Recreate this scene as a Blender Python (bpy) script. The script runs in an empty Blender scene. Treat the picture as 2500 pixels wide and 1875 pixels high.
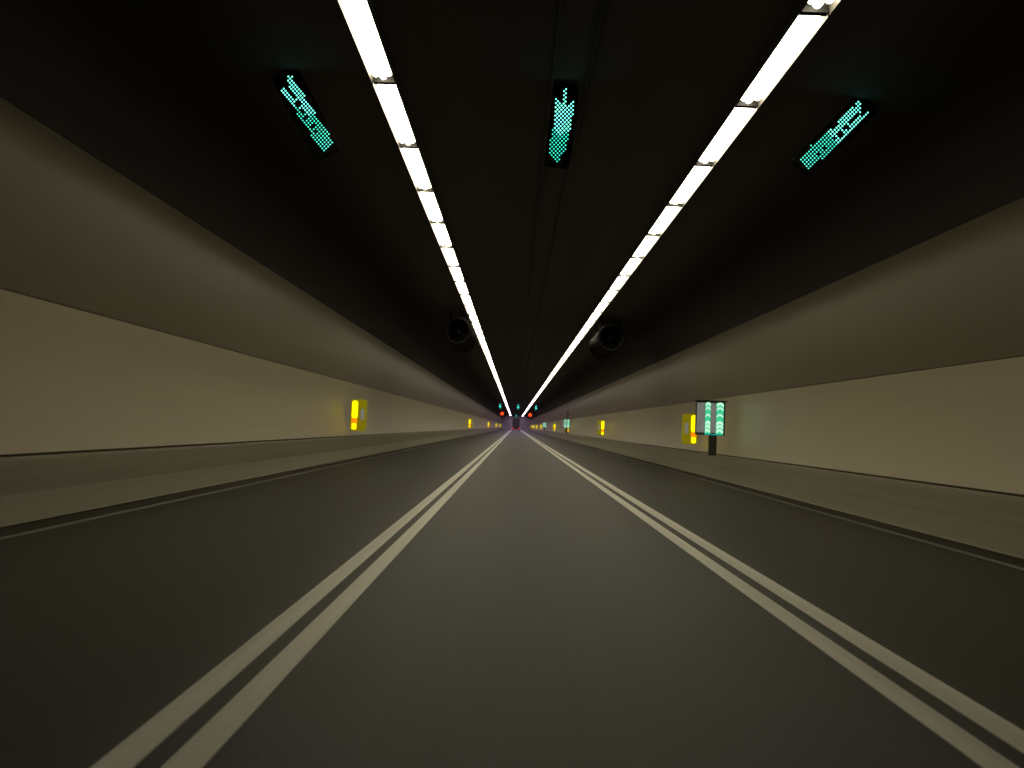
import bpy, bmesh, math, random
from mathutils import Matrix, Vector
random.seed(7)
S = bpy.context.scene
COL = S.collection

# ------------------------------------------------------------------ camera
F_PX, W_PX, H_PX = 1808.0, 2500.0, 1875.0
VANISH = (1257.0, 1041.6)          # where the tunnel axis meets the picture
ROLL = math.radians(2.6)
EYE = 1.36
t = Vector((VANISH[0]-W_PX/2, -(VANISH[1]-H_PX/2), -F_PX)).normalized()
u = Vector((math.sin(ROLL), math.cos(ROLL), 0))
u = (u - t*u.dot(t)).normalized()
r = t.cross(u)
cam = bpy.data.cameras.new('camera')
cam.sensor_width = 36.0
cam.lens = 36.0*F_PX/W_PX
cam.clip_start = 0.05
cam.clip_end = 2000
co = bpy.data.objects.new('camera', cam)
COL.objects.link(co)
co.matrix_world = Matrix.Translation((0, 0, EYE)) @ Matrix((r, t, u)).to_4x4()
S.camera = co
cam.dof.use_dof = True             # slight softness away from the lane signals
cam.dof.focus_distance = 11.0
cam.dof.aperture_fstop = 1.5

# ------------------------------------------------------------------ world, exposure
w = bpy.data.worlds.new('World')
S.world = w
w.use_nodes = True
w.node_tree.nodes['Background'].inputs[0].default_value = (0.01, 0.01, 0.02, 1)
w.node_tree.nodes['Background'].inputs[1].default_value = 0.05
S.view_settings.view_transform = 'Standard'
S.view_settings.look = 'None'
S.view_settings.exposure = 0.0
S.view_settings.gamma = 1.0
S.render.engine = 'CYCLES'
S.cycles.use_denoising = True
S.cycles.max_bounces = 8
S.cycles.diffuse_bounces = 5
S.cycles.sample_clamp_indirect = 4.0

LAMP = 12.0                        # radiance of the tube luminaires
LAMP_COLOURS = [(1.0, 0.91, 0.645), (1.0, 0.88, 0.74), (1.0, 0.78, 1.0)]

# ------------------------------------------------------------------ materials
def mat(name, col, rough=0.6, metal=0.0, spec=0.5, emit=None, strength=0.0):
    m = bpy.data.materials.new(name)
    m.use_nodes = True
    b = m.node_tree.nodes['Principled BSDF']
    b.inputs['Base Color'].default_value = (*col, 1)
    b.inputs['Roughness'].default_value = rough
    b.inputs['Metallic'].default_value = metal
    b.inputs['Specular IOR Level'].default_value = spec
    if emit:
        b.inputs['Emission Color'].default_value = (*emit, 1)
        b.inputs['Emission Strength'].default_value = strength
    return m

def streaked(name, lo, hi, rough=0.6, spec=0.5, scale=(3, 0.03, 3), grain=0.0, rough_var=0.0, bump=0.0, detail=4.0):
    """A surface whose wear and dirt run along the tunnel, with some fine grain."""
    m = mat(name, hi, rough, 0, spec)
    nt = m.node_tree
    N, L = nt.nodes, nt.links
    b = N['Principled BSDF']
    tc = N.new('ShaderNodeTexCoord')
    mp = N.new('ShaderNodeMapping')
    mp.inputs['Scale'].default_value = scale
    L.new(tc.outputs['Object'], mp.inputs['Vector'])
    nz = N.new('ShaderNodeTexNoise')
    nz.inputs['Scale'].default_value = 1.0
    nz.inputs['Detail'].default_value = detail
    nz.inputs['Roughness'].default_value = 0.6
    L.new(mp.outputs[0], nz.inputs['Vector'])
    rp = N.new('ShaderNodeValToRGB')
    rp.color_ramp.elements[0].position = 0.3
    rp.color_ramp.elements[0].color = (*lo, 1)
    rp.color_ramp.elements[1].position = 0.7
    rp.color_ramp.elements[1].color = (*hi, 1)
    L.new(nz.outputs['Fac'], rp.inputs['Fac'])
    out = rp.outputs['Color']
    if grain:
        mg = N.new('ShaderNodeMapping')
        mg.inputs['Scale'].default_value = (1, 0.25, 1)
        L.new(tc.outputs['Object'], mg.inputs['Vector'])
        g = N.new('ShaderNodeTexNoise')
        g.inputs['Scale'].default_value = 90
        g.inputs['Detail'].default_value = 2
        L.new(mg.outputs[0], g.inputs['Vector'])
        mr = N.new('ShaderNodeMapRange')
        mr.inputs['From Min'].default_value = 0.25
        mr.inputs['From Max'].default_value = 0.75
        mr.inputs['To Min'].default_value = 1-grain
        mr.inputs['To Max'].default_value = 1+grain
        L.new(g.outputs['Fac'], mr.inputs['Value'])
        mx = N.new('ShaderNodeVectorMath')
        mx.operation = 'SCALE'
        L.new(out, mx.inputs[0])
        L.new(mr.outputs[0], mx.inputs['Scale'])
        out = mx.outputs[0]
        if bump:
            bp = N.new('ShaderNodeBump')
            bp.inputs['Strength'].default_value = bump
            bp.inputs['Distance'].default_value = 0.01
            L.new(g.outputs['Fac'], bp.inputs['Height'])
            L.new(bp.outputs[0], b.inputs['Normal'])
    L.new(out, b.inputs['Base Color'])
    if rough_var:
        m2 = N.new('ShaderNodeMapRange')
        m2.inputs['To Min'].default_value = rough-rough_var
        m2.inputs['To Max'].default_value = rough+rough_var
        L.new(nz.outputs['Fac'], m2.inputs['Value'])
        L.new(m2.outputs[0], b.inputs['Roughness'])
    return m

M = {}
M['asphalt'] = streaked('asphalt', (0.049, 0.048, 0.046), (0.077, 0.0755, 0.072), 0.62, 0.4, (1.6, 0.012, 1), 0.22, 0.08, 0.15)
# the middle lane is worn paler, the side lanes are darker and browner, with tyre tracks
nt = M['asphalt'].node_tree
pb = nt.nodes['Principled BSDF']
src = pb.inputs['Base Color'].links[0].from_socket
tc = nt.nodes.new('ShaderNodeTexCoord')
sx = nt.nodes.new('ShaderNodeSeparateXYZ')
nt.links.new(tc.outputs['Object'], sx.inputs[0])
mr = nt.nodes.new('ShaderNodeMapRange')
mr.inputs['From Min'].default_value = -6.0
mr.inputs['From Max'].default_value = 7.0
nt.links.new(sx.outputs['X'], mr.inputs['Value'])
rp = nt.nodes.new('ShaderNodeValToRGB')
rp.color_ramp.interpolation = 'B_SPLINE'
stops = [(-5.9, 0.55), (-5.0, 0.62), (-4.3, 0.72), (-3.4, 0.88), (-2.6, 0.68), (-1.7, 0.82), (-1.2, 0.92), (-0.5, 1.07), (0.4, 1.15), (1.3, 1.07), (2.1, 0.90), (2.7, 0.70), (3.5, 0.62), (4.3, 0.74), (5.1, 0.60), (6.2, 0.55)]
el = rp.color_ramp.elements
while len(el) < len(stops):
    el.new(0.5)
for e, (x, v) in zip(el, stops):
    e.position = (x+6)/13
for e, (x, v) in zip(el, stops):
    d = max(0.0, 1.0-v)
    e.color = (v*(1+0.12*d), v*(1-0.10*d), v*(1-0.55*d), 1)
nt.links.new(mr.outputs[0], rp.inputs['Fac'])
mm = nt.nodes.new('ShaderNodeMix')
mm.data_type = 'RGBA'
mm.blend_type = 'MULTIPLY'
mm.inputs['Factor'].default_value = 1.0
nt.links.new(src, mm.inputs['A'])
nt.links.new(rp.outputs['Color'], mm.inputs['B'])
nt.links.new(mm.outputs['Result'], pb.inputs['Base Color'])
M['paint'] = streaked('white_road_paint', (0.64, 0.62, 0.55), (0.82, 0.80, 0.72), 0.5, 0.5, (9, 0.15, 1), 0.08)
M['worn_paint'] = streaked('worn_edge_paint', (0.13, 0.125, 0.11), (0.26, 0.25, 0.22), 0.7, 0.3, (14, 0.2, 1), 0.2)
M['concrete'] = streaked('barrier_concrete', (0.215, 0.193, 0.147), (0.285, 0.258, 0.20), 0.7, 0.3, (3, 0.02, 4), 0.10)
M['dirty_concrete'] = streaked('dirty_concrete', (0.06, 0.055, 0.042), (0.11, 0.10, 0.08), 0.8, 0.2, (8, 0.1, 8), 0.1)
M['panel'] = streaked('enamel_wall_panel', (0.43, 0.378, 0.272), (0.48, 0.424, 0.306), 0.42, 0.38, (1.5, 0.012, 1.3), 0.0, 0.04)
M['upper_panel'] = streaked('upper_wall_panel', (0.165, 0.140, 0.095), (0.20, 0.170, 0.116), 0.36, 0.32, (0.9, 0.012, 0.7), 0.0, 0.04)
M['joint'] = mat('joint_sealant', (0.13, 0.11, 0.075), 0.8)
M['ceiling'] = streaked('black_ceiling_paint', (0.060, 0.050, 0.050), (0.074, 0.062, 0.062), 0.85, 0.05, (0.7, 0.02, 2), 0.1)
M['vault'] = streaked('soot_black_vault', (0.013, 0.010, 0.0105), (0.017, 0.013, 0.0135), 0.9, 0.03, (0.6, 0.02, 0.6), 0.1)
# lamp glow painted into the ceiling: paler around the rows, darker on the vault
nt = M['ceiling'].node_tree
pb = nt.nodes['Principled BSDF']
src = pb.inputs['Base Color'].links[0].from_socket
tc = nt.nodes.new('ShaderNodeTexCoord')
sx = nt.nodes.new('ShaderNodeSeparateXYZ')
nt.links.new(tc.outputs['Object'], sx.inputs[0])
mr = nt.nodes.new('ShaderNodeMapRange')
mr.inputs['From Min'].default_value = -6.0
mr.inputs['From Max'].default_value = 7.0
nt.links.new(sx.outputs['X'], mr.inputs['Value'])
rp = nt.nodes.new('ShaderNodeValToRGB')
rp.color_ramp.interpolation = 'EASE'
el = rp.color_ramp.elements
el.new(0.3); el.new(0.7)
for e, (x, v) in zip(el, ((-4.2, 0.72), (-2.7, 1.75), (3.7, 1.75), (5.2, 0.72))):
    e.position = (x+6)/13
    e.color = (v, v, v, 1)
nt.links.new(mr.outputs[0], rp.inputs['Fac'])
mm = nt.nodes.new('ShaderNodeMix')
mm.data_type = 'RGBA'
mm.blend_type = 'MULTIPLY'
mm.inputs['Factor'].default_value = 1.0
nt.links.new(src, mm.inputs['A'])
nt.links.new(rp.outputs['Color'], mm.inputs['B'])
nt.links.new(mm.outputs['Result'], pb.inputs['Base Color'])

M['matt_black'] = mat('matt_black', (0.004, 0.004, 0.004), 0.9, 0, 0.05)
M['cable'] = mat('grey_conduit', (0.16, 0.15, 0.145), 0.6)
M['housing'] = mat('luminaire_housing', (0.16, 0.15, 0.14), 0.5)
M['black'] = streaked('black_powder_coat', (0.008, 0.008, 0.008), (0.014, 0.014, 0.014), 0.5, 0.3, (6, 6, 6))
M['fan'] = streaked('sooty_fan_steel', (0.009, 0.0075, 0.0075), (0.013, 0.011, 0.011), 0.8, 0.05, (4, 1, 4))
M['dark_steel'] = streaked('dark_steel', (0.02, 0.02, 0.018), (0.045, 0.043, 0.04), 0.6, 0.4, (8, 8, 3))
for i, c in enumerate(LAMP_COLOURS):
    M['tube%d' % i] = mat('tube_light_%s' % ('warm', 'neutral', 'violet')[i], (0.8, 0.8, 0.8), 0.5, emit=c, strength=LAMP)
M['led'] = mat('bright_green_led', (0.5, 0.9, 0.8), 0.4, emit=(0.17, 1.0, 0.76), strength=2.6)
M['led_trail'] = mat('dim_trail_led', (0.3, 0.8, 0.65), 0.4, emit=(0.02, 0.66, 0.47), strength=1.5)  # fading light trail of the near arrows, built as dim LEDs
M['led_red'] = mat('red_led', (0.1, 0.01, 0.01), 0.4, emit=(1.0, 0.075, 0.012), strength=1.5)
M['led_far'] = mat('blue_green_led', (0.4, 0.8, 0.75), 0.4, emit=(0.06, 0.9, 0.8), strength=3.6)
M['lit_yellow'] = mat('lit_yellow_panel', (0.5, 0.4, 0.02), 0.4, emit=(1.0, 0.80, 0.0), strength=1.5)
M['lit_orange'] = mat('lit_orange_panel', (0.5, 0.2, 0.02), 0.4, emit=(1.0, 0.26, 0.0), strength=0.95)
M['yellow_case'] = mat('yellow_translucent_case', (0.32, 0.28, 0.01), 0.45, emit=(0.9, 0.75, 0.0), strength=0.14)
M['grey_panel'] = mat('grey_sign_panel', (0.42, 0.42, 0.42), 0.6, emit=(0.5, 0.52, 0.52), strength=0.2)
M['green_case'] = mat('green_sign_case', (0.03, 0.10, 0.06), 0.5)
M['lit_green'] = mat('lit_green_panel', (0.05, 0.3, 0.2), 0.4, emit=(0.05, 0.62, 0.32), strength=0.9)
M['lit_pale'] = mat('lit_pale_green', (0.4, 0.6, 0.5), 0.4, emit=(0.62, 1.0, 0.74), strength=0.95)
M['teal_strip'] = mat('teal_lit_strip', (0.02, 0.2, 0.18), 0.4, emit=(0.0, 0.42, 0.34), strength=0.7)
M['post'] = streaked('olive_post_paint', (0.06, 0.055, 0.04), (0.09, 0.085, 0.06), 0.6, 0.3, (6, 6, 2))
M['truck_body'] = streaked('truck_box', (0.045, 0.04, 0.05), (0.07, 0.065, 0.075), 0.5, 0.5, (1, 1, 1))
M['truck_trim'] = mat('truck_trim', (0.5, 0.48, 0.5), 0.4)
M['tail'] = mat('tail_lamp', (0.3, 0.01, 0.01), 0.3, emit=(1.0, 0.03, 0.05), strength=1.4)
M['rubber'] = mat('rubber', (0.015, 0.015, 0.015), 0.8)
M['end_wall'] = streaked('end_wall', (0.46, 0.41, 0.48), (0.58, 0.52, 0.60), 0.7, 0.2, (0.3, 1, 0.3))

# ------------------------------------------------------------------ helpers
def link(name, bm, materials, parent=None, smooth=False):
    me = bpy.data.meshes.new(name)
    bm.normal_update()
    bm.to_mesh(me)
    bm.free()
    for m in (materials if isinstance(materials, (list, tuple)) else [materials]):
        me.materials.append(m)
    if smooth:
        for p in me.polygons:
            p.use_smooth = True
    o = bpy.data.objects.new(name, me)
    COL.objects.link(o)
    if parent:
        o.parent = parent
    return o

def tag(o, label, cat, group=None, kind=None):
    o['label'] = label
    o['category'] = cat
    if group:
        o['group'] = group
    if kind:
        o['kind'] = kind
    return o

def thing(name, loc, label, cat, group=None):
    o = bpy.data.objects.new(name, None)
    o.empty_display_size = 0.2
    COL.objects.link(o)
    o.location = loc
    return tag(o, label, cat, group)

def add_box(bm, lo, hi, mi=0, bevel=0.0):
    x0, y0, z0 = lo
    x1, y1, z1 = hi
    tmp = bmesh.new()
    v = [tmp.verts.new(p) for p in ((x0,y0,z0),(x1,y0,z0),(x1,y1,z0),(x0,y1,z0),(x0,y0,z1),(x1,y0,z1),(x1,y1,z1),(x0,y1,z1))]
    for f in ((0,3,2,1),(4,5,6,7),(0,1,5,4),(1,2,6,5),(2,3,7,6),(3,0,4,7)):
        tmp.faces.new([v[i] for i in f])
    if bevel:
        bmesh.ops.bevel(tmp, geom=tmp.edges[:], offset=bevel, segments=2, affect='EDGES', profile=0.5)
    for f in tmp.faces:
        f.material_index = mi
    merge(bm, tmp)

def merge(bm, tmp):
    tmp.verts.index_update()
    vs = [bm.verts.new(v.co) for v in tmp.verts]
    for f in tmp.faces:
        nf = bm.faces.new([vs[v.index] for v in f.verts])
        nf.material_index = f.material_index
        nf.smooth = f.smooth
    tmp.free()

def add_prism(bm, poly, y0, y1, mi=0, map3=None):
    """Closed prism: a polygon in (x, z) pushed from y0 to y1."""
    a = [bm.verts.new((x, y0, z)) for x, z in poly]
    b = [bm.verts.new((x, y1, z)) for x, z in poly]
    n = len(poly)
    fs = [bm.faces.new(a), bm.faces.new(b[::-1])]
    for i in range(n):
        j = (i+1) % n
        fs.append(bm.faces.new((a[j], a[i], b[i], b[j])))
    for f in fs:
        f.material_index = mi
    bmesh.ops.recalc_face_normals(bm, faces=fs)

def add_tube(bm, p, q, rad, seg=8, mi=0):
    p, q = Vector(p), Vector(q)
    d = (q-p).normalized()
    a = d.orthogonal().normalized()
    b = d.cross(a)
    r0 = [bm.verts.new(p + rad*(math.cos(k*2*math.pi/seg)*a + math.sin(k*2*math.pi/seg)*b)) for k in range(seg)]
    r1 = [bm.verts.new(q + rad*(math.cos(k*2*math.pi/seg)*a + math.sin(k*2*math.pi/seg)*b)) for k in range(seg)]
    fs = [bm.faces.new(r0[::-1]), bm.faces.new(r1)]
    for k in range(seg):
        j = (k+1) % seg
        f = bm.faces.new((r0[k], r0[j], r1[j], r1[k]))
        f.smooth = True
        fs.append(f)
    for f in fs:
        f.material_index = mi
    bmesh.ops.recalc_face_normals(bm, faces=fs)

def copy_thing(src, loc, label, group=None):
    c = src.copy()
    COL.objects.link(c)
    c.location = loc
    c['label'] = label
    if group:
        c['group'] = group
    for ch in src.children:
        k = ch.copy()
        COL.objects.link(k)
        k.parent = c
        for g in ch.children:
            d = g.copy()
            COL.objects.link(d)
            d.parent = k
    return c

def rounded(x0, z0, x1, z1, rad, n=4):
    pts = []
    for cx, cz, a0 in ((x1-rad, z1-rad, 0), (x0+rad, z1-rad, 90), (x0+rad, z0+rad, 180), (x1-rad, z0+rad, 270)):
        for k in range(n+1):
            a = math.radians(a0 + 90*k/n)
            pts.append((cx+rad*math.cos(a), cz+rad*math.sin(a)))
    return pts

# ------------------------------------------------------------------ tunnel shell
Y0, Y1 = -14.0, 322.0
CX = 0.45                     # tunnel axis
WL, WR = -5.42, 6.22          # wall faces
ZC = 6.06                     # ceiling

def steps(a, b, n):
    return [a+(b-a)*i/n for i in range(n+1)]

bm = bmesh.new()
add_box(bm, (WL-0.75, Y0, -0.3), (WR+0.75, Y1+2, 0.0))
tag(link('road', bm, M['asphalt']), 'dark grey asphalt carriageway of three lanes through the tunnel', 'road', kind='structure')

def stripe(x0, x1, mkey, label):
    bm = bmesh.new()
    add_box(bm, (x0, Y0+0.1, 0.0005), (x1, Y1-1, 0.006))
    tag(link('lane_marking' if mkey == 'paint' else 'edge_line', bm, M[mkey]), label, 'road marking', kind='structure')
stripe(-1.540, -1.388, 'paint', 'outer white line of the double pair between the left and middle lanes')
stripe(-1.286, -1.134, 'paint', 'inner white line of the left double pair, beside the middle lane')
stripe(2.055, 2.220, 'paint', 'inner white line of the right double pair, beside the middle lane')
stripe(2.345, 2.525, 'paint', 'outer white line of the double pair between the middle and right lanes')
stripe(-5.155, -5.055, 'worn_paint', 'faint worn edge line at the foot of the left barrier')
stripe(5.815, 5.925, 'worn_paint', 'faint worn edge line at the foot of the right barrier')

def barrier(side, wall, toe, label):
    s = 1 if side == 'right' else -1      # outward direction
    root = thing('concrete_barrier', (wall, Y0, 0), label, 'barrier')
    d = abs(wall-toe)
    def P(off, z):                         # off is measured from the toe towards the wall
        return (toe + s*off - wall, z)
    bm = bmesh.new()
    prof = [P(0.0, 0.098), P(0.035, 0.115), P(0.12, 0.33), P(0.145, 0.39), P(d-0.045, 0.745), P(d-0.03, 0.775), P(d-0.012, 0.783), P(d+0.3, 0.783), P(d+0.3, 0.098)]
    add_prism(bm, prof, 0, Y1-Y0)
    link('barrier_body', bm, M['concrete'], root)
    bm = bmesh.new()
    add_prism(bm, [P(0.012, 0.0), P(0.012, 0.0975), P(0.2, 0.0975), P(0.2, 0.0)], 0, Y1-Y0)
    link('drain_lip', bm, M['dirty_concrete'], root)
    return root
barrier('left', WL, -5.185, 'low sloped concrete barrier along the foot of the left wall')
barrier('right', WR, 5.955, 'low sloped concrete barrier along the foot of the right wall')

def shade_smooth(o, deg=30):
    me = o.data
    bm = bmesh.new(); bm.from_mesh(me)
    for f in bm.faces:
        f.smooth = True
    for e in bm.edges:
        e.smooth = len(e.link_faces) == 2 and e.calc_face_angle(0) < math.radians(deg)
    bm.to_mesh(me); bm.free()

def wall(side, x, zj, zt, label):
    """The lower panels lean back a little towards the joint, the upper ones curl in to the ceiling."""
    s = 1 if side == 'right' else -1
    root = thing('tunnel_wall', (x, Y0, 0), label, 'wall')
    L = Y1-Y0
    lean = 0.19
    bm = bmesh.new()
    low = []
    for i in range(9):
        q = i/8
        low.append((s*(0.62*q-0.43*q*q), 0.815+(zj-0.009-0.815)*q))
    add_prism(bm, low + [(s*0.6, zj-0.009), (s*0.6, 0.815)], 0, L)
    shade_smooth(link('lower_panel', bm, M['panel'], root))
    bm = bmesh.new()
    add_prism(bm, [(s*0.02, 0.784), (s*0.02, 0.814), (s*0.6, 0.814), (s*0.6, 0.784)], 0, L)
    add_prism(bm, [(s*(lean+0.01), zj-0.008), (s*(lean+0.01), zj+0.006), (s*0.6, zj+0.006), (s*0.6, zj-0.008)], 0, L)
    link('joint', bm, M['joint'], root)
    bm = bmesh.new()
    up = []
    for i in range(41):
        q = i/40
        up.append((s*(lean - 0.12*(1-(1-q)**1.8) - 0.14*q**14), zj+0.007+(zt-zj-0.007)*q))
    add_prism(bm, up + [(s*0.6, zt), (s*0.6, zj+0.007)], 0, L)
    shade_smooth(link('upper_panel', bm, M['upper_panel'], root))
    return root
wall('left', WL, 2.597, 4.450, 'pale glossy panelled wall on the left side of the tunnel')
wall('right', WR, 2.554, 4.480, 'pale glossy panelled wall on the right side of the tunnel')

bm = bmesh.new()
xl, xr = WL+0.075, WR-0.075
half = [(0, 4.485), (0.06, 4.70), (0.16, 4.92), (0.30, 5.15), (0.48, 5.37), (0.70, 5.57), (0.96, 5.74), (1.26, 5.88), (1.60, 5.98), (1.95, 6.04), (2.3, ZC)]
left = [(xl, 4.455)] + [(xl+a, z) for a, z in half[1:]]
right = [(xr-a, z) for a, z in half][::-1]
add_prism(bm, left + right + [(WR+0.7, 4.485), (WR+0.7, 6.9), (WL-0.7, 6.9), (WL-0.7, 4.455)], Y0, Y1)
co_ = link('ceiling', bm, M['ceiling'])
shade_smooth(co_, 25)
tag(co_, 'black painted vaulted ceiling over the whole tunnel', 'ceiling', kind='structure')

bm = bmesh.new()
add_box(bm, (WL-0.75, Y1, 0.001), (WR+0.75, Y1+1, 7))
tag(link('end_wall', bm, M['end_wall']), 'mauve grey wall closing the view at the far end of the tunnel', 'wall', kind='structure')
bm = bmesh.new()
add_box(bm, (WL-0.75, Y0-1, -0.3), (WR+0.75, Y0, 7))  # unseen wall added behind the camera to keep world light out
tag(link('rear_light_stop', bm, M['ceiling']), 'dark added wall out of view behind, closing the tunnel against stray light', 'wall', kind='structure')

# two conduits down the middle of the ceiling, on saddles
for x, lab in ((0.29, 'left one of two thin grey conduits along the middle of the ceiling'), (0.76, 'right one of two thin grey conduits along the middle of the ceiling')):
    root = thing('ceiling_conduit', (x, 0, ZC), lab, 'conduit', 'conduits along the ceiling')
    bm = bmesh.new()
    add_tube(bm, (0, Y0+0.05, -0.055), (0, Y1-0.05, -0.055), 0.014, 8)
    link('pipe', bm, M['cable'], root)
    bm = bmesh.new()
    add_box(bm, (-0.02, Y0+0.05, -0.042), (0.02, Y1-0.05, -0.0005))
    link('mounting_rail', bm, M['dark_steel'], root)

# ------------------------------------------------------------------ luminaire rows
PITCH = 2.33
NUM = ['first', 'second', 'third', 'fourth', 'fifth', 'sixth', 'seventh', 'eighth', 'ninth', 'tenth', 'eleventh', 'twelfth',
       'thirteenth', 'fourteenth', 'fifteenth', 'sixteenth', 'seventeenth', 'eighteenth', 'nineteenth', 'twentieth']

def tubes_bm(bm, mi=0):
    # three broad tubes side by side, their ends staggered against the dark gap
    for k, (a, b) in enumerate(((0.17, 0.15), (0.075, 0.08), (0.13, 0.18))):
        x0 = -0.128 + k*0.0865
        x1 = x0 + 0.083
        n = 5
        prof = [(x0 + (x1-x0)*i/n, -0.075-0.022*math.sin(math.pi*i/n)) for i in range(n+1)]
        add_prism(bm, [(x0, -0.03)] + prof + [(x1, -0.03)], a, PITCH-b, mi)

def housing_bm(bm, mi=0):
    add_prism(bm, [(-0.165, 0), (-0.165, -0.124), (-0.158, -0.128), (-0.150, -0.028), (0.150, -0.028), (0.158, -0.128), (0.165, -0.124), (0.165, 0)], 0.015, PITCH-0.015, mi)

def end_bm(y0, bm, mi=0):
    add_box(bm, (-0.149, y0, -0.108), (0.149, y0+0.022, -0.0285), mi)

ROWS = {'left': (-1.99, 9.84), 'right': (3.02, 10.09)}
proto = None
far_mesh = {}
for side, (x, yb) in ROWS.items():
    start = yb - 1*PITCH
    first = -1                            # one more above the camera, just outside the picture
    n = first
    seen = 0
    while start + n*PITCH < 318:
        y = start + n*PITCH
        grp = 'tube luminaires in the %s ceiling row' % side
        if n < 0:
            lab = 'tube luminaire of the %s ceiling row just above the top edge of the photo' % side
        elif n < 20:
            lab = '%s white tube luminaire from the photo\'s top edge in the %s ceiling row' % (NUM[n], side)
        else:
            lab = 'far white tube luminaire merging into the thin bright line of the %s ceiling row' % side
        loc = (x, y, ZC-0.004)
        ci = 0 if y < 75 else (1 if y < 130 else 2)
        if n < 32:
            if proto is None:
                proto = thing('tube_luminaire', loc, lab, 'ceiling light', grp)
                bm = bmesh.new(); housing_bm(bm); link('housing', bm, M['housing'], proto)
                bm = bmesh.new(); tubes_bm(bm); link('diffuser', bm, M['tube0'], proto)
                bm = bmesh.new(); end_bm(0.016, bm); link('end_cap', bm, M['black'], proto)
                bm = bmesh.new(); end_bm(PITCH-0.038, bm); link('end_cap', bm, M['black'], proto)
            else:
                copy_thing(proto, loc, lab, grp)
        else:
            if ci not in far_mesh:
                bm = bmesh.new(); housing_bm(bm, 0); tubes_bm(bm, 1)
                o = link('tube_luminaire', bm, [M['housing'], M['tube%d' % ci]])
                far_mesh[ci] = o
            else:
                o = far_mesh[ci].copy()
                COL.objects.link(o)
            o.location = loc
            tag(o, lab, 'ceiling light', grp)
        n += 1

# ------------------------------------------------------------------ lane signals (green LED arrows; near ones include their light trails)
def inside(px, pz, poly):
    c = False
    j = len(poly)-1
    for i in range(len(poly)):
        xi, zi = poly[i]
        xj, zj = poly[j]
        if (zi > pz) != (zj > pz) and px < (xj-xi)*(pz-zi)/(zj-zi)+xi:
            c = not c
        j = i
    return c

def lane_signal(loc, poly, holes, split, label, group, bright='led', slant=0.0):
    """poly, holes and split are in metres on the sign's face; split(x, z) > 0 is the brighter part of the arrow and its light trail."""
    root = thing('lane_signal', loc, label, 'lane signal', group)
    xs = [p[0] for p in poly]
    zs = [p[1] for p in poly]
    x0, x1, z0, z1 = min(xs)-0.05, max(xs)+0.05, min(zs)-0.05, max(zs)+0.05
    top = ZC - loc[2]
    z1 = min(z1, top-0.05)
    # slim black case turned to follow the arrow and its light trail
    ca, sa = math.cos(slant), math.sin(slant)
    loc2 = [(x*ca + z*sa, -x*sa + z*ca) for x, z in poly]
    a0, a1 = min(p[0] for p in loc2)-0.04, max(p[0] for p in loc2)+0.04
    b0, b1 = min(p[1] for p in loc2)-0.04, max(p[1] for p in loc2)+0.04
    turn = lambda pts: [(x*ca - z*sa, x*sa + z*ca) for x, z in pts]
    bm = bmesh.new()
    add_prism(bm, turn(rounded(a0, b0, a1, b1, 0.05)), 0.03, 0.09)
    link('housing', bm, M['matt_black'], root)
    bm = bmesh.new()
    add_prism(bm, turn([(a0+0.05, b1+0.001), (a0+0.05, b1+0.012), (a1-0.05, b1+0.012), (a1-0.05, b1+0.001)]), 0.0, 0.09)
    link('visor', bm, M['matt_black'], root)
    for (hx, hz) in turn([(a0+0.05, b1-0.06), (a1-0.05, b1-0.06)]):
        bm = bmesh.new()
        add_tube(bm, (hx, 0.105, hz), (hx, 0.105, top-0.0005), 0.013, 8)
        link('hanger', bm, M['matt_black'], root)
    pitch = 0.052
    banks = {'led_bank': (bmesh.new(), 0.0115, M[bright]), 'dim_trail_bank': (bmesh.new(), 0.0115, M['led_trail'])}
    cnt = {'led_bank': 0, 'dim_trail_bank': 0}
    row = 0
    z = min(zs)
    while z < max(zs):
        xx = min(xs) + (pitch/2 if row % 2 else 0)
        while xx < max(xs):
            if inside(xx, z, poly) and not any((xx-hx)**2+(z-hz)**2 < hr*hr for hx, hz, hr in holes):
                nm = 'led_bank' if split(xx, z) > 0 else 'dim_trail_bank'
                b, rr, _ = banks[nm]
                ring = [b.verts.new((xx+rr*math.cos(a*math.pi/3), 0.0285, z+rr*math.sin(a*math.pi/3))) for a in range(6)]
                tip = b.verts.new((xx, 0.0285-0.006, z))
                for a in range(6):
                    b.faces.new((ring[a], ring[(a+1) % 6], tip))
                cnt[nm] += 1
            xx += pitch
        z += pitch*0.55
        row += 1
    for nm, (b, rr, m) in banks.items():
        if cnt[nm]:
            bmesh.ops.recalc_face_normals(b, faces=b.faces[:])
            link(nm, b, m, root)
        else:
            b.free()
    return root

def sheet(pts, cx, cz, k=0.0054/6.636):
    """Outlines trace each arrow with its light trail, enlarged; turn them upright and into metres about the sign centre."""
    c, s = math.cos(ROLL), math.sin(ROLL)
    out = []
    for p in pts:
        x, z = (p[0]-cx)*k, -(p[1]-cz)*k
        q = (x*c - z*s, x*s + z*c)
        out.append(q + ((p[2]*k,) if len(p) > 2 else ()))
    return out

GRP = 'green lane signals under the ceiling'
SIG_Y = 9.75
Z_SIG = 5.45
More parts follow.
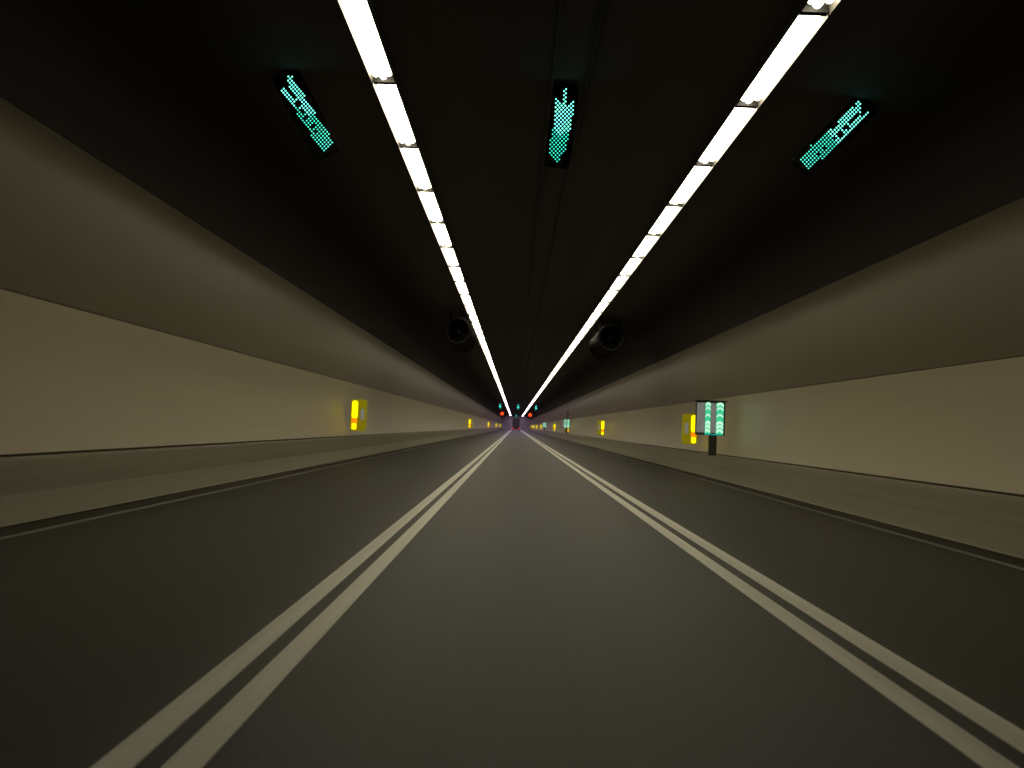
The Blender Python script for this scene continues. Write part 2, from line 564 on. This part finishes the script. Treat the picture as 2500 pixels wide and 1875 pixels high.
# left lane: down arrow, its slanting light trail built into the LED outline
cL = (673, 825)
polyL = sheet([(205,330),(300,440),(345,420),(322,300),(325,170),(400,170),(405,250),(470,285),(560,440),(660,590),(780,790),(940,1030),(1105,1290),(1090,1345),(955,1480),(890,1430),(620,1010),(400,690),(255,490),(195,400)], *cL)
holL = sheet([(365,435,42),(432,540,40),(505,652,42),(580,772,40),(640,875,34),(755,1030,28),(805,1120,28)], *cL)
def splitL(x, z):
    return 1 if z > -0.02 - 0.55*(x-0.02) + (0.05 if x > 0.06 else 0) else -1
lane_signal((-2.985, SIG_Y, Z_SIG), polyL, holL, splitL, 'green LED arrow and modelled light trail slanting down to the right over the left lane', GRP, slant=math.radians(31))
# middle lane: down arrow lengthened by the light trail built into its outline
cM = (812, 855)
polyM = sheet([(850,205),(925,205),(918,400),(905,500),(1035,395),(1035,470),(985,790),(965,910),(935,1010),(885,1310),(720,1495),(590,1345),(600,1270),(660,880),(690,860),(718,375),(825,505),(840,400)], *cM)
def splitM(x, z):
    return 1 if z > -0.145 + 0.9*abs(x-0.012) else -1
mid = lane_signal((0.44, SIG_Y, Z_SIG-0.01), polyM, [], splitM, 'green LED arrow and modelled light trail pointing straight down between the two bright strips', GRP, slant=math.radians(-5))
# right lane: down arrow, drawn out along its slanting light trail
cR = (797, 827)
polyR = sheet([(1200,235),(1285,240),(1270,400),(1255,470),(1195,470),(1150,540),(1165,560),(1390,420),(1390,490),(1175,720),(910,955),(700,1155),(365,1420),(230,1200),(290,1190),(320,1150),(430,1000),(520,920),(610,850),(710,740),(830,690),(960,510),(1070,400),(1110,345),(1190,350)], *cR)
holR = sheet([(1105,605,36),(1022,702,42),(925,812,42),(825,885,34),(640,1060,26),(540,1150,26),(460,1220,24)], *cR)
def splitR(x, z):
    return 1 if z > -0.03 + 0.6*(x+0.02)*-1 + 1.2*(-x if x < 0 else 0) - 0.02 else -1
lane_signal((4.10, SIG_Y, Z_SIG+0.02), polyR, holR, splitR, 'green LED arrow and modelled light trail slanting down to the left over the right lane', GRP, slant=math.radians(-43))

# the next gantry far ahead: the same kind of signal with a plain broad arrow
arrow = [(-0.10,0.48),(0.10,0.48),(0.10,0.02),(0.27,0.02),(0.0,-0.46),(-0.27,0.02),(-0.10,0.02)]
far = lane_signal((-3.06, 145.0, 5.23), arrow, [], lambda x, z: 1, 'tiny distant green down arrow left of the bright strips, above the red light', 'distant green arrows ahead', 'led_far')
copy_thing(far, (0.47, 145.0, 5.23), 'tiny distant green down arrow in the middle, between the two bright strips')
copy_thing(far, (3.98, 145.0, 5.23), 'tiny distant green down arrow right of the bright strips, above the red light')
copy_thing(far, (0.30, 262.0, 5.20), 'faintest and lowest green arrow, just over the far truck')

# ------------------------------------------------------------------ red LED signals
def red_signal(loc, label):
    root = thing('red_signal', loc, label, 'red light', 'red round signals far ahead')
    top = ZC-loc[2]
    bm = bmesh.new()
    add_prism(bm, rounded(-0.58, -0.58, 0.58, 0.58, 0.1), 0.03, 0.25)
    link('backboard', bm, M['black'], root)
    bm = bmesh.new()
    n = 28
    add_prism(bm, [(0.48*math.cos(2*math.pi*k/n), 0.48*math.sin(2*math.pi*k/n)) for k in range(n)], -0.01, 0.029)
    link('lens', bm, M['led_red'], root)
    bm = bmesh.new()
    add_tube(bm, (0, 0.14, 0.57), (0, 0.14, top-0.001), 0.04, 8)
    link('hanger', bm, M['dark_steel'], root)
red_signal((-3.88, 215.0, 4.96), 'round orange red light left of the bright strips')
red_signal((4.28, 215.0, 4.94), 'round orange red light right of the bright strips')

# ------------------------------------------------------------------ yellow lit wall signs
def yellow_sign(loc, mirror, label, group):
    """Projecting lit box on the wall; mirror = 1 when the wall is on the right."""
    s = mirror
    root = thing('yellow_wall_sign', loc, label, 'lit sign', group)
    bm = bmesh.new()
    add_prism(bm, rounded(-0.255, -0.52, 0.255, 0.52, 0.11, 6), 0.0, 0.16)
    link('case', bm, M['yellow_case'], root)
    # lit face beside the wall, upper yellow and lower orange, blank strip towards the road
    bm = bmesh.new()
    a, b = sorted((s*0.025, s*0.215))
    add_prism(bm, rounded(a, -0.10, b, 0.47, 0.07, 5), -0.012, -0.0005)
    add_prism(bm, rounded(a+0.02, -0.47, b-0.02, -0.27, 0.03, 3), -0.012, -0.0005)
    link('lit_panel', bm, M['lit_yellow'], root)
    bm = bmesh.new()
    add_prism(bm, rounded(a, -0.265, b, -0.105, 0.02, 3), -0.011, -0.0005)
    link('orange_panel', bm, M['lit_orange'], root)
    bm = bmesh.new()
    a, b = sorted((-s*0.19, -s*0.075))
    add_prism(bm, rounded(a, -0.16, b, 0.22, 0.04, 3), -0.008, -0.0005)
    link('blank_panel', bm, M['grey_panel'], root)
    bm = bmesh.new()
    x0, x1 = sorted((s*0.25, s*0.2705))
    add_box(bm, (x0, 0.03, -0.3), (x1, 0.13, 0.3))
    link('wall_bracket', bm, M['dark_steel'], root)
    return root
XR, XL = WR-0.27, WL+0.27
ysr = yellow_sign((XR, 25.2, 1.55), 1, 'nearest yellow and orange lit box on the right wall, beside the big green sign', 'yellow lit boxes along the right wall')
for y, lab in ((51.3, 'yellow lit box alone on the right wall, beyond the big green sign'),
               (84.9, 'yellow lit box on the right wall touching the small green sign'),
               (113.4, 'yellow lit box on the right wall just past the small green sign'),
               (172.0, 'small yellow lit box on the right wall, fourth from the truck'),
               (205.0, 'small pale lit box on the right wall, third from the truck'),
               (236.0, 'tiny yellow lit box on the right wall, second from the truck'),
               (262.0, 'tiny yellow lit box on the right wall, closest to the truck')):
    copy_thing(ysr, (XR, y, 1.55), lab)
ysl = yellow_sign((XL, 24.3, 1.50), -1, 'large bright yellow lit box on the left wall', 'yellow lit boxes along the left wall')
for y, lab in ((86.2, 'second yellow lit box on the left wall, a narrow bright bar'),
               (147.0, 'third yellow lit box on the left wall, half the size of the second'),
               (209.0, 'fourth yellow lit box on the left wall, near the red light'),
               (264.0, 'last and faintest yellow lit box on the left wall')):
    copy_thing(ysl, (XL, y, 1.50), lab)

# ------------------------------------------------------------------ green lit signs on posts
def green_sign(loc, label):
    root = thing('green_exit_sign', loc, label, 'lit sign', 'green lit signs on the right wall')
    bm = bmesh.new()
    add_box(bm, (-0.42, 0.0, -0.47), (0.42, 0.14, 0.50), bevel=0.02)
    link('case', bm, M['green_case'], root)
    bm = bmesh.new()
    add_box(bm, (-0.45, -0.06, 0.505), (0.45, 0.16, 0.535))
    link('hood', bm, M['dark_steel'], root)
    for x0, x1 in ((-0.405, -0.175), (0.0, 0.145)):
        bm = bmesh.new()
        add_box(bm, (x0, -0.010, -0.40), (x1, -0.0005, 0.465))
        link('blank_panel', bm, M['grey_panel'], root)
    for x0, x1 in ((-0.165, -0.010), (0.155, 0.365)):
        bm = bmesh.new()
        add_box(bm, (x0, -0.010, -0.43), (x1, -0.0005, 0.475))
        lp = link('lit_column', bm, M['lit_green'], root)
        for k, zc in enumerate((0.41, 0.30, 0.10, -0.13, -0.24, -0.36)):
            hw = (x1-x0)/2-0.008
            cx = (x0+x1)/2
            tk = 0.075 if k in (0, 3, 4, 5) else 0.045
            poly = [(cx-hw, zc-0.055), (cx, zc+0.015), (cx+hw, zc-0.055), (cx+hw, zc-0.055+tk), (cx+hw*0.45, zc+tk-0.005), (cx, zc+0.015+tk*0.8), (cx-hw*0.45, zc+tk-0.005), (cx-hw, zc-0.055+tk)]
            bm = bmesh.new()
            add_prism(bm, poly, -0.016, -0.0105)
            link('chevron', bm, M['lit_pale'], lp)
    bm = bmesh.new()
    add_box(bm, (-0.17, -0.012, -0.465), (0.36, -0.0005, -0.435))
    link('base_strip', bm, M['teal_strip'], root)
    bm = bmesh.new()
    post_h = loc[2]-0.785
    add_box(bm, (-0.02, 0.03, -post_h), (0.20, 0.13, -0.4705), bevel=0.008)
    link('post', bm, M['post'], root)
    return root
# the case reaches out from the wall; its post stands on the barrier top
GX = WR-0.56
def green_at(y, z, label):
    return (GX, y, z), label
gs = green_sign((GX, 21.5, 1.84), 'big green lit sign with pale chevrons on a dark post by the right wall')
copy_thing(gs, (GX, 82.4, 1.93), 'small green and white lit sign touching a yellow box on the right wall')
copy_thing(gs, (GX, 144.0, 1.93), 'tiny pale green lit sign on the right wall, between two yellow boxes')

# dark vertical conduit on the right wall above the small green sign
root = thing('wall_conduit', (WR-0.07, 87.0, 2.75), 'short dark upright rod on the right wall above the small green sign', 'conduit')
bm = bmesh.new()
add_tube(bm, (0, 0, 0), (-0.03, 0, 0.78), 0.055, 10)
link('rod', bm, M['dark_steel'], root)
bm = bmesh.new()
add_box(bm, (0.045, -0.05, 0.1), (0.0695, 0.05, 0.16))
add_box(bm, (0.03, -0.05, 0.6), (0.0745, 0.05, 0.66))
link('clamp', bm, M['black'], root)

# ------------------------------------------------------------------ jet fans
def jet_fan(loc, label):
    root = thing('jet_fan', loc, label, 'jet fan', 'pair of jet fans under the ceiling')
    top = ZC-loc[2]
    n = 32
    def ring(bm, r, y):
        return [bm.verts.new((r*math.cos(2*math.pi*k/n), y, r*math.sin(2*math.pi*k/n))) for k in range(n)]
    def skin(bm, prof):
        rs = [ring(bm, a, b) for a, b in prof]
        for p, q in zip(rs, rs[1:]):
            for k in range(n):
                f = bm.faces.new((p[k], p[(k+1) % n], q[(k+1) % n], q[k]))
                f.smooth = True
        bmesh.ops.recalc_face_normals(bm, faces=bm.faces[:])
    bm = bmesh.new()
    skin(bm, [(0.40, 0.5), (0.44, 0.10), (0.50, 0.0), (0.57, 0.0), (0.58, 0.06), (0.56, 0.2), (0.56, 3.2), (0.58, 3.34), (0.57, 3.4), (0.50, 3.4), (0.44, 3.3), (0.40, 2.9)])
    link('casing', bm, M['fan'], root)
    bm = bmesh.new()
    skin(bm, [(0.002, 0.42), (0.08, 0.45), (0.14, 0.55), (0.16, 0.8), (0.16, 1.2), (0.002, 1.25)])
    link('hub', bm, M['fan'], root)
    for k in range(8):
        a = k*math.pi/4
        bm = bmesh.new()
        c, s = math.cos(a), math.sin(a)
        pts = []
        for rr, tw, ch in ((0.15, 0.9, 0.09), (0.42, 0.45, 0.11)):
            for sg in (-1, 1):
                off = sg*ch*math.cos(tw)
                pts.append(bm.verts.new((rr*c - off*s, 0.75+sg*ch*math.sin(tw), rr*s + off*c)))
        bm.faces.new((pts[0], pts[1], pts[3], pts[2]))
        ext = bmesh.ops.solidify(bm, geom=bm.faces[:], thickness=0.012)
        link('blade', bm, M['fan'], root)
    for y in (0.7, 2.7):
        for sx in (-0.38, 0.38):
            bm = bmesh.new()
            add_box(bm, (sx-0.03, y, 0.42), (sx+0.03, y+0.08, top-0.0005))
            link('hanger', bm, M['matt_black'], root)
    return root
jf = jet_fan((CX-2.97, 30.0, 5.15), 'dark round jet fan hung left of the left bright strip')
# stop short of the vault: the right one sits at the mirrored place
copy_thing(jf, (CX+2.97+0.35, 30.0, 5.15), 'dark round jet fan hung right of the right bright strip')

# ------------------------------------------------------------------ the far truck
root = thing('box_truck', (0.33, 236.0, 0), 'distant dark box truck with red tail lights in the middle lane', 'truck')
bm = bmesh.new()
add_box(bm, (-1.2, 0, 0.95), (1.2, 6.5, 3.95), bevel=0.04)
link('cargo_box', bm, M['truck_body'], root)
for s in (-1, 1):
    bm = bmesh.new()
    a, b = sorted((s*1.12, s*1.22))
    add_box(bm, (a, -0.03, 0.98), (b, -0.002, 3.9))
    link('corner_post', bm, M['truck_trim'], root)
    bm = bmesh.new()
    a, b = sorted((s*0.012, s*1.1))
    add_box(bm, (a, -0.025, 1.02), (b, -0.003, 3.86))
    d = link('rear_door', bm, M['truck_body'], root)
    bm = bmesh.new()
    add_tube(bm, (s*0.25, -0.05, 1.2), (s*0.25, -0.05, 3.7), 0.02, 6)
    link('lock_rod', bm, M['truck_trim'], d)
    bm = bmesh.new()
    a, b = sorted((s*0.62, s*1.08))
    add_box(bm, (a, -0.075, 0.62), (b, -0.041, 0.92), bevel=0.01)
    link('tail_light', bm, M['tail'], root)
bm = bmesh.new()
add_box(bm, (-1.15, -0.04, 0.50), (1.15, 0.06, 0.945))
link('bumper', bm, M['dark_steel'], root)
bm = bmesh.new()
add_box(bm, (-0.45, 0.07, 0.6), (0.45, 8.2, 0.94))
link('chassis', bm, M['dark_steel'], root)
bm = bmesh.new()
add_box(bm, (-1.1, 6.6, 0.9), (1.1, 8.3, 2.7), bevel=0.12)
link('cab', bm, M['truck_body'], root)
for s in (-1, 1):
    for y in (1.5, 7.3):
        bm = bmesh.new()
        a, b = sorted((s*0.75, s*1.08))
        add_tube(bm, (a, y, 0.48), (b, y, 0.48), 0.475, 20)
        link('wheel', bm, M['rubber'], root)
